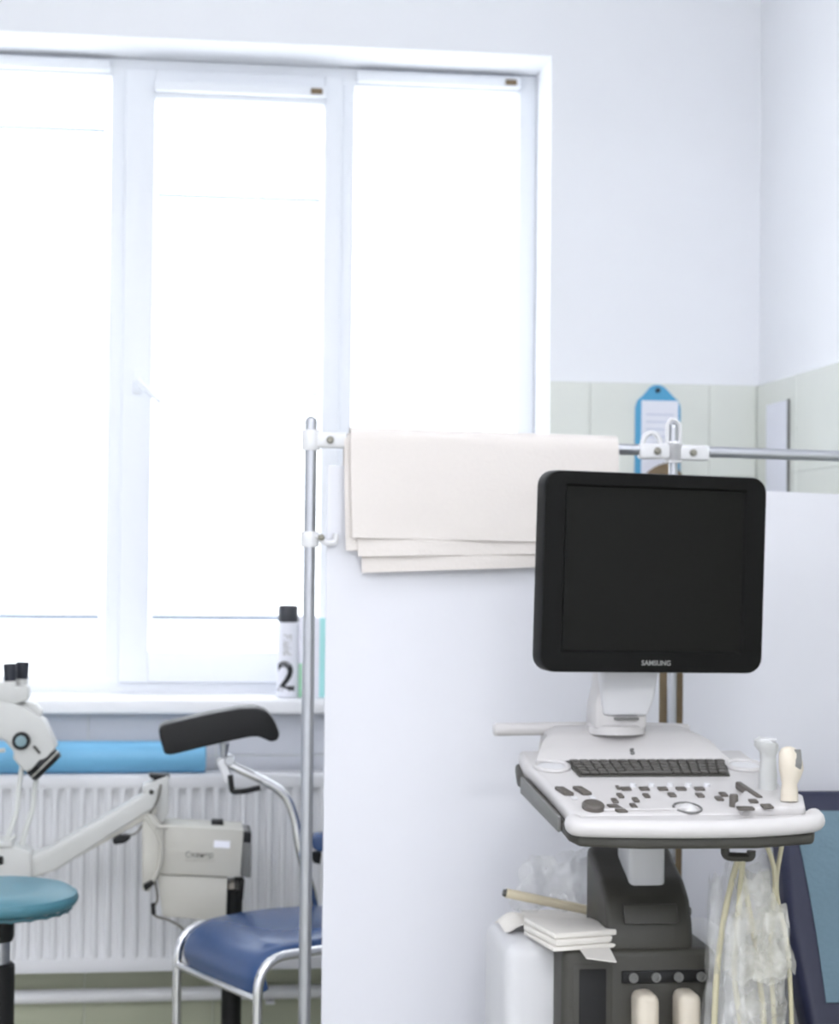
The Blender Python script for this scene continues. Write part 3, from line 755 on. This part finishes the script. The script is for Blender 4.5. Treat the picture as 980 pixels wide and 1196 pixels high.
def bag(name, x0, x1, z0, z1, y, depth, seed, m, label, cat='plastic bag', taper=0.0, extra=None, fq=11):
    t = thing(name, label, cat, ((x0+x1)/2, y, min(z0, z1)))
    part('front_film', film('f', x0, x1, z0, z1, y-.004, depth, seed, m, label, taper=taper, fq=fq), m, t, smooth=180)
    part('back_film', film('b', x0, x1, z0, z1, y+.006, -depth*.7, seed+9, m, label, taper=taper, fq=fq), m, t, smooth=180)
    return t
v0, v1 = at(596, 1058, UY+.145), at(712, 998, UY+.145)
bag('clear_bag', v0.x, v1.x, .628, v1.z-.004, UY+.145, .03, 2.3, 'film', 'crumpled clear plastic bag lying behind the napkins on the cabinet', taper=.35)
v0 = at(780, 1014, UY+.05); bag('film_scrap', v0.x-.015, v0.x+.024, v0.z-.055, v0.z+.018, UY+.085, .012, 5.1, 'film_dense', 'small crumpled film scrap right of the pedestal', taper=.2)

# probe cables in plastic covers, hanging from a hook under the console
hk = at(860, 996, UY-.2)
up('cable_hook', tube(round_path([(hk.x-UX-.02, -.2, zt(-.2)-.05), (hk.x-UX-.02, -.2, hk.z-.006), (hk.x-UX+.022, -.215, hk.z-.006), (hk.x-UX+.022, -.215, hk.z+.006)], .01), .008, 10), 'dark_grey')
CL = [('left', [(862, 1003), (848, 1060), (838, 1130), (834, 1215)], -.20, .0055),
      ('second', [(868, 1003), (862, 1070), (858, 1140), (866, 1215)], -.21, .0050),
      ('third', [(864, 1003), (880, 1090), (888, 1150), (893, 1215)], -.205, .0050),
      ('fourth', [(896, 988), (905, 1025), (900, 1110), (905, 1215)], -.215, .0042),
      ('fifth', [(913, 988), (907, 1040), (920, 1110), (925, 1215)], -.20, .0042)]
CLAB = {'left': 'thick cream probe cable hanging leftmost below the console', 'second': 'cream probe cable hanging straight under the hook', 'third': 'cream probe cable hanging in the middle of the covers',
        'fourth': 'thin yellowish cable crossing another below the console corner', 'fifth': 'thin yellowish cable hanging rightmost beside the navy couch'}
for nm, pts, dy, r in CL:
    w = [at(px, py, UY+dy) for px, py in pts]; w.append(Vector((w[-1].x, w[-1].y, .25)))
    pth = smooth_path(w, 8)
    single('probe_cable', tube(pth, r, 10), 'cable', CLAB[nm], 'cable', tuple(w[-1]), group='probe cables')
def hang(pxl, pxr, pyt, pyb, dy, depth, seed, m, label, taper):
    a = at(pxl, pyb, UY+dy); c = at(pxr, pyt, UY+dy); bag('probe_cover', a.x, c.x, a.z, c.z, UY+dy, depth, seed, m, label, taper=taper, fq=9)
hang(834, 918, 1004, 1105, -.17, .024, 1.7, 'film', 'upper clear plastic cover hanging below the console hook', .40)
hang(846, 915, 1020, 1140, -.222, .018, 3.3, 'film_dense', 'dense crumpled plastic cover in the middle of the hanging cables', .45)
hang(878, 927, 1062, 1140, -.235, .016, 4.9, 'film_dense', 'short bunched plastic cover at the right beside the couch edge', .30)
hang(852, 922, 1105, 1235, -.20, .024, 6.1, 'film_dense', 'lower wide plastic cover around the hanging cables', .35)
hang(820, 850, 1025, 1225, -.185, .014, 8.8, 'film', 'narrow clear plastic cover beside the dark cabinet', .55)
hang(842, 872, 1075, 1235, -.24, .012, 11.2, 'film', 'thin clear plastic cover hanging foremost over the cables', .2)

# ------------------------------------------------------------------ blue couch by the right wall
cz = thing('treatment_couch', 'navy treatment couch with raised backrest beside the machine', 'couch', (1.37, -1.65, 0))
dvec = Vector((0, .18, .30)).normalized(); nrm = Vector((0, -.30, .18)).normalized()
B0 = Vector((1.19, -1.535, .38)); Lb = .535
def couch_pt(s, x, n): return Vector((x, B0.y, B0.z)) + dvec*s + nrm*n
b = prism([couch_pt(0, 1.195, 0), couch_pt(Lb*.45, 1.185, 0), couch_pt(Lb*.93, 1.205, 0), couch_pt(Lb, 1.24, 0), couch_pt(Lb, 1.51, 0), couch_pt(Lb*.93, 1.545, 0), couch_pt(0, 1.545, 0)], nrm*-.075, .02, 4)
part('backrest', b, 'couch_navy', cz)
part('seat', box(1.195, 1.545, -2.25, -1.56, .36, .44, .02, 4), 'couch_navy', cz)
for x in (1.24, 1.50):
    for y in (-2.18, -1.62): part('leg', tube([(x, y, 0), (x, y, .37)], .016, 12), 'satin_steel', cz)
part('support', box(1.24, 1.51, -1.38, -1.35, .34, .47, .005), 'dark_grey', cz)
part('frame', box(1.23, 1.52, -2.20, -1.35, .33, .362, .005), 'dark_grey', cz)
# teal sheet lying over the backrest
def tsheet(u, v):
    s = .09+v*(Lb*.9-.09); x = 1.232+.012*math.sin(v*2.2)-.012*v+(1.535-1.232)*u
    return couch_pt(s, x, .0055+.0015*mnoise.noise(Vector((x*30, s*30, 1))))
single('teal_sheet', grid(20, 30, tsheet, thick=.002), 'couch_sheet', 'teal blue towelling sheet spread over the couch backrest', 'sheet')

# ------------------------------------------------------------------ chair with arm support
CA = math.radians(-64.5); CO = Vector((.092, -.8065, 0))
ch = thing('patient_chair', 'blue vinyl chair with chrome frame and black padded arm support', 'chair', CO, CA)
TR = .0105
def cp(name, bmx, m, parent=None, label=None, smooth=40): return part(name, bmx, m, parent or ch, False, smooth, label)
for s in (-1, 1):
    x = s*.195
    cp('leg', tube(round_path([(x, 0, 0), (x, 0, .452), (x, .25, .456)], .075, 8), TR, 14), 'chrome')
    cp('leg', tube(round_path([(x, .47, 0), (x, .43, .454), (x, .25, .456)], .05, 6), TR, 14), 'chrome')
    cp('back_post', tube(round_path([(x, .40, .455), (x, .44, .52), (x, .50, .86)], .04, 6), TR, 14), 'chrome')
cp('crossbar', tube([(-.195, .0, .367), (.195, .0, .367)], .0085, 12), 'chrome')
cp('crossbar', tube([(-.195, .45, .30), (.195, .45, .30)], .0085, 12), 'chrome')
po = smooth_path([(0, .004, .372), (0, -.004, .405), (0, .008, .440), (0, .040, .466), (0, .085, .478), (0, .20, .484), (0, .34, .480), (0, .42, .470)], 4)
b = bmesh.new(); NV = 40; rings = []
for j in range(NV+1):
    v = j/NV; n_ = len(po)-1; f = v*n_; i = min(int(f), n_-1); p = po[i].lerp(po[i+1], f-i); tg = (po[min(i+1, n_)]-po[i]).normalized(); nn = Vector((0, -tg.z, tg.y))
    ring = []
    for k in range(22):
        a = 2*math.pi*k/22; ca, sa = math.cos(a), math.sin(a)
        ux = math.copysign(abs(ca)**.35, ca)*.183; hn = math.copysign(abs(sa)**.6, sa)
        ring.append(b.verts.new(Vector((ux, p.y, p.z)) + nn*(hn*.020-.018-.004*(ux/.183)**2)))
    rings.append(ring)
for j in range(NV):
    for k in range(22): b.faces.new((rings[j][k], rings[j][(k+1) % 22], rings[j+1][(k+1) % 22], rings[j+1][k]))
b.faces.new(rings[0][::-1]); b.faces.new(rings[-1]); bmesh.ops.recalc_face_normals(b, faces=b.faces[:])
cp('seat', b, 'vinyl_blue', smooth=60)
cp('backrest', prism([(x, .47+(.0 if abs(z-.6) < .01 else .045), z) for x, z in ((-.19, .6), (.19, .6), (.19, .84), (.15, .88), (-.15, .88), (-.19, .84))], (0, .04, .0), .015, 3), 'vinyl_blue')
def wl(px, py, Y):            # point measured in the room, carried into the chair's frame
    return root_matrix(ch).inverted() @ at(px, py, Y)
AY = -.52
# bent chrome tube of the arm support, from the far seat rail up to the clamp
root_far = Vector((-.195, .36, .455))
tp = [wl(268, 893, AY), wl(300, 908, AY), wl(330, 926, AY), wl(344, 955, AY), wl(352, 1000, AY), wl(364, 1040, -.49), root_far]
cp('support_tube', tube(smooth_path(tp, 6), .0108, 14), 'chrome')
outline = [(186, 860), (185, 852), (189, 847), (215, 841), (245, 834), (280, 827.5), (300, 827), (312, 831), (321, 842), (327, 857), (325, 864), (317, 867), (310, 864), (302, 860.5), (292, 861), (262, 867), (225, 876), (200, 882), (192, 881)]
pad = prism([at(px, py, AY-.05) for px, py in outline], (0, .10, 0), .012, 4)
pad_o = part('arm_pad', pad, 'black', ch, label='black padded arm support')
sb = tube([at(262, 868, AY), at(261.5, 878, AY), at(262, 889, AY)], [.013, .009, .006], 12); part('pad_stem', sb, 'satin_steel', ch)
cl = prism([at(px, py, AY-.02) for px, py in ((253, 889), (262, 885), (273, 912), (263, 916))], (0, .045, 0), .004, 2); clamp_o = part('clamp', cl, 'clamp', ch)
kb_ = lathe([(.010, -.03), (.012, -.025), (.012, .025), (.010, .03)], at(268, 887, AY), (0, 1, 0), 16); part('joint', kb_, 'satin_steel', ch)
lv = tube(round_path([at(269, 905, AY-.02), at(271, 925, AY-.02), at(286, 924, AY-.025), at(304, 920, AY-.025)], .008, 4), .0065, 10); part('lever', lv, 'black', clamp_o)
ap = prism([at(px, py, -.50) for px, py in ((364, 980), (368, 976), (392, 974), (430, 974), (430, 995), (372, 995), (366, 992))], (0, .06, 0), .008, 3)
part('side_pad', ap, 'vinyl_blue', ch, label='small blue pad by the post')
part('pad_bracket', prism([at(px, py, -.485) for px, py in ((364, 996), (376, 996), (374, 1010), (366, 1008))], (0, .03, 0), .003, 2), 'black', ch)

# ------------------------------------------------------------------ stool at the left edge
sc_ = at(-2, 1046, -.95); zs_ = at(0, 1034, -.95).z
st = thing('round_stool', 'round teal stool with black gas lift at the left edge', 'stool', (sc_.x, -.95, 0))
SR = at(92, 1046, -.95).x - sc_.x
part('cushion', lathe([(SR*.86, zs_-.046), (SR*.955, zs_-.040), (SR*.995, zs_-.031), (SR, zs_-.025), (SR*.98, zs_-.016), (SR*.88, zs_-.006), (SR*.7, zs_), (.01, zs_+.003)], (sc_.x, -.95, 0), seg=56), 'vinyl_teal', st)
b = tube([(sc_.x+SR*.90*math.cos(2*math.pi*k/72), -.95+SR*.90*math.sin(2*math.pi*k/72), zs_-.047-.0025*(k % 3 == 0)) for k in range(73)], .004, 6)
part('hem', b, 'vinyl_teal_dark', st, label='gathered dark hem')
part('seat_plate', lathe([(.10, zs_-.062), (.12, zs_-.047)], (sc_.x, -.95, 0), seg=32), 'black', st)
part('collar', lathe([(.030, zs_-.115), (.034, zs_-.105), (.034, zs_-.06)], (sc_.x, -.95, 0), seg=24), 'black', st)
part('piston', lathe([(.026, zs_-.20), (.026, zs_-.10)], (sc_.x, -.95, 0), seg=24), 'satin_steel', st)
part('sleeve', lathe([(.040, .12), (.036, zs_-.30), (.036, zs_-.165), (.031, zs_-.16)], (sc_.x, -.95, 0), seg=24), 'black', st)
for k in range(5):
    a = 2*math.pi*k/5+.3; ex, ey = sc_.x+.25*math.cos(a), -.95+.25*math.sin(a)
    part('base_arm', tube([(sc_.x, -.95, .12), (ex, ey, .075)], [.022, .014], 10), 'black', st)
    part('caster', lathe([(.012, -.018), (.026, -.016), (.028, 0), (.026, .016), (.012, .018)], (ex, ey, .029), (math.sin(a), -math.cos(a), 0), 16), 'black', st)

# ------------------------------------------------------------------ colposcope on its stand
QY = -.42
cs = thing('colposcope', 'white colposcope on jointed arm with beige lamp box', 'colposcope', (at(270, 1180, QY).x, QY, 0))
def pp(name, pts, th, m, parent=None, y=QY, bev=.004, seg=2, label=None):
    return part(name, prism([at(px, py, y-th/2) for px, py in pts], (0, th, 0), bev, seg), m, parent or cs, True, 40, label)
# column and floor base
cx0 = at(270, 1180, QY).x
part('column', tube([(cx0, QY, .05), (cx0, QY, .50)], .024, 20), 'black', cs)
for k in range(5):
    a = 2*math.pi*k/5+.2; part('base_leg', tube([(cx0, QY, .08), (cx0+.26*math.cos(a), QY+.2*math.sin(a), .04)], [.02, .013], 10), 'black', cs)
    part('caster', lathe([(.010, -.012), (.023, -.011), (.025, 0), (.023, .011), (.010, .012)], (cx0+.26*math.cos(a), QY+.2*math.sin(a), .026), (-math.sin(a), math.cos(a), 0), 16), 'black', cs)
# lamp box
lampbox = pp('lamp_box', [(182, 967), (196, 964), (285, 969), (281, 1025), (181, 1021)], .13, 'beige')
lower = pp('power_box', [(183, 1021), (266, 1025), (264, 1076), (190, 1071)], .115, 'beige')
pp('side_rail', [(266, 1031), (276, 1029), (274, 1078), (265, 1076)], .05, 'probe_cream', y=QY+.02)
pp('side_bracket', [(166, 962), (176, 950), (192, 968), (186, 1022), (174, 1042), (166, 1040)], .05, 'beige', y=QY-.055)
pp('end_plate', [(281, 970), (294, 972), (293, 1026), (281, 1024)], .11, 'mid_grey')
pp('end_plate_top', [(281, 970.5), (294, 972), (293.5, 985), (281, 984)], .114, 'black')
pp('hinge', [(274, 1027), (285, 1027), (282, 1080), (272, 1080)], .04, 'dark_grey', y=QY+.01)
pp('hinge_pin', [(280, 1028), (286, 1027), (284, 1052), (280, 1052)], .03, 'black', y=QY-.03)
pp('knob', [(247, 958), (261, 958), (261, 968), (247, 968)], .03, 'black', lampbox, bev=.003)
pp('lamp_switch', [(220, 963), (228, 963), (228, 967), (220, 967)], .02, 'box_green', lampbox, bev=.001, label='small green switch')
pp('nameplate', [(250, 981.5), (269, 982.5), (268.5, 991), (249.5, 990)], .134, 'label_white', lampbox, bev=.0006, seg=1)
for body, px, py, sz, m, bold in (('Сканер', 233, 998.5, .0185, 'ink', False), ('КОЛЬПОСКОП', 233.5, 1005, .0095, 'ink_faint', False)):
    p = at(px, py, QY-.0655); b = text_bm(body, sz, Matrix.Translation(p) @ Matrix.Rotation(.02, 4, 'Y') @ RX90, .0006, bold); part('lettering', b, m, lampbox, smooth=0)
pp('stub', [(257, 1073), (269, 1074), (268, 1090), (258, 1090)], .03, 'black', y=QY+.0)
pp('socket_plug', [(167, 1034), (178, 1028), (180, 1033), (170, 1041)], .02, 'black', y=QY-.085, bev=.002)
# jointed arm
pp('arm_post', [(166, 918), (197, 906), (197, 950), (190, 962), (172, 960)], .07, 'scope_white')
arm = pp('arm', [(22, 1006), (60, 990), (186, 918), (184, 944), (170, 951), (66, 1017), (40, 1026), (24, 1024)], .075, 'scope_white', y=QY-.02, bev=.008, seg=3)
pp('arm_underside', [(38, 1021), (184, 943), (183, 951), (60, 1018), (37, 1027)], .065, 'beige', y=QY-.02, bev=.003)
part('screw', lathe([(.006, 0), (.006, .004)], at(29, 1000, QY-.0575), (0, -1, 0), 12), 'dark_grey', cs)
part('screw', lathe([(.006, 0), (.006, .004)], at(177, 925, QY-.0575), (0, -1, 0), 12), 'dark_grey', cs)
pp('pivot_knob', [(174, 904), (198, 905), (198, 909), (191, 911), (190, 917), (181, 917), (179, 910), (174, 908)], .05, 'black', bev=.003)
gp = [at(188, 916, QY-.06), at(184, 935, QY-.065), at(172, 955, QY-.07), at(160, 972, QY-.07), at(150, 976, QY-.07)]
part('guide_cable', tube(smooth_path(gp, 6), .0026, 8), 'cable_dark', cs)
pp('foot_grip', [(131, 981), (140, 976), (152, 976), (153, 979), (146, 985), (133, 987)], .03, 'black', y=QY-.07, bev=.004)
for pts in ([(170, 955), (180, 968), (188, 985), (186, 1010), (178, 1030)], [(172, 951), (182, 964), (196, 966)]):
    part('hose', tube(smooth_path([at(px, py, QY-.085) for px, py in pts], 6), .0042, 8), 'beige', cs)
part('power_cable', tube(smooth_path([at(px, py, QY-.07) for px, py in ((181, 1030), (184, 1050), (178, 1062), (182, 1070), (200, 1076), (216, 1088), (222, 1110))], 6), .0030, 8), 'cable_dark', cs)
pp('cable_plug', [(176, 1056), (181, 1055), (182, 1068), (177, 1069)], .014, 'black', y=QY-.07, bev=.002)
# arm head at the left and the two tubes up to the optics
pp('arm_head', [(-40, 990), (16, 988), (36, 996), (38, 1032), (-40, 1034)], .10, 'scope_white', y=QY-.02, bev=.008, seg=3)
pp('head_cap', [(-40, 984), (14, 984), (15, 990), (-40, 990)], .11, 'scope_white', y=QY-.02, bev=.003)
pp('head_lock', [(-6, 1001), (3, 1001), (3, 1010), (-6, 1010)], .125, 'black', y=QY-.02, bev=.002)
part('lift_tube', tube(smooth_path([at(px, py, QY-.04) for px, py in ((26, 895), (22, 920), (20, 945), (14, 965), (6, 984))], 6), .0062, 12), 'scope_tube', cs)
part('lift_tube', tube(smooth_path([at(px, py, QY-.02) for px, py in ((43, 905), (40, 925), (38, 945), (30, 970), (24, 992))], 6), .0062, 12), 'scope_tube', cs)
part('lock_pin', tube([at(11, 983, QY-.06), at(19, 976, QY-.06)], .004, 8), 'scope_tube', cs)
part('handle_rod', tube([at(-30, 880, QY-.05), at(6, 876, QY-.05)], .005, 8), 'scope_white', cs)
# optical head
OY = QY-.04
head = pp('optical_head', [(-40, 812), (16, 822), (30, 826), (52, 843), (66, 873), (56, 884), (32, 902), (27, 900), (15, 886), (16, 878), (6, 866), (-6, 858), (-40, 852)], .085, 'scope_white', y=OY, bev=.007, seg=3)
pp('ridge', [(20, 821), (40, 822), (50, 832), (46, 840), (36, 834)], .06, 'scope_white', head, y=OY+.01, bev=.004, seg=3)
pp('binocular_block', [(-40, 798), (17, 797), (18, 803), (33, 801), (33, 818), (16, 823), (-40, 826)], .08, 'scope_white', head, y=OY, bev=.005, seg=3)
for k, (tx, ty, bx, by) in enumerate(((11.5, 775, 12.5, 812), (26.5, 773, 25, 812))):
    A = at(tx, ty, OY+(-.02 if k == 0 else .02)); B = at(bx, by, OY+(-.02 if k == 0 else .02)); ax = (A-B).normalized(); L = (A-B).length
    e = part('eyepiece', lathe([(.0140, 0), (.0140, L-.04)], B, ax, 20), 'scope_white', cs)
    part('eyecup', lathe([(.0135, L-.042), (.0145, L-.038), (.0162, L-.006), (.0152, L), (.010, L), (.009, L-.006)], B, ax, 24), 'navy_knob', e, label='dark eyecup')
A = at(60.5, 879, OY); B = at(38, 901, OY); mid = (A+B)/2; dirx = (A-B); axo = Vector((dirx.z, 0, -dirx.x)).normalized(); axo = axo if axo.x > 0 else -axo
ro = dirx.length/2+.012
part('objective_ring', lathe([(ro*.93, -.012), (ro, -.008), (ro*1.02, .014), (ro*.95, .021), (ro*.8, .016)], mid, axo, 36), 'black', head)
part('lens_band', lathe([(ro*1.03, .006), (ro*1.03, .009)], mid, axo, 36), 'beige', head)
kc = at(25, 865, OY-.0425); kn = part('focus_knob', lathe([(.0205, 0), (.0205, .012), (.018, .015), (.0135, .0155), (.013, .012)], kc, (0, -1, 0), 28), 'black', head)
part('knob_face', lathe([(.0128, .010), (.0128, .0165), (.010, .0175)], kc, (0, -1, 0), 24), 'knob_teal', kn, label='grey teal knob centre')
part('slot', prism([at(px, py, OY-.0425) for px, py in ((38, 872), (40, 870), (48, 879), (46, 881))], (0, -.004, 0), .001, 1), 'dark_grey', head)
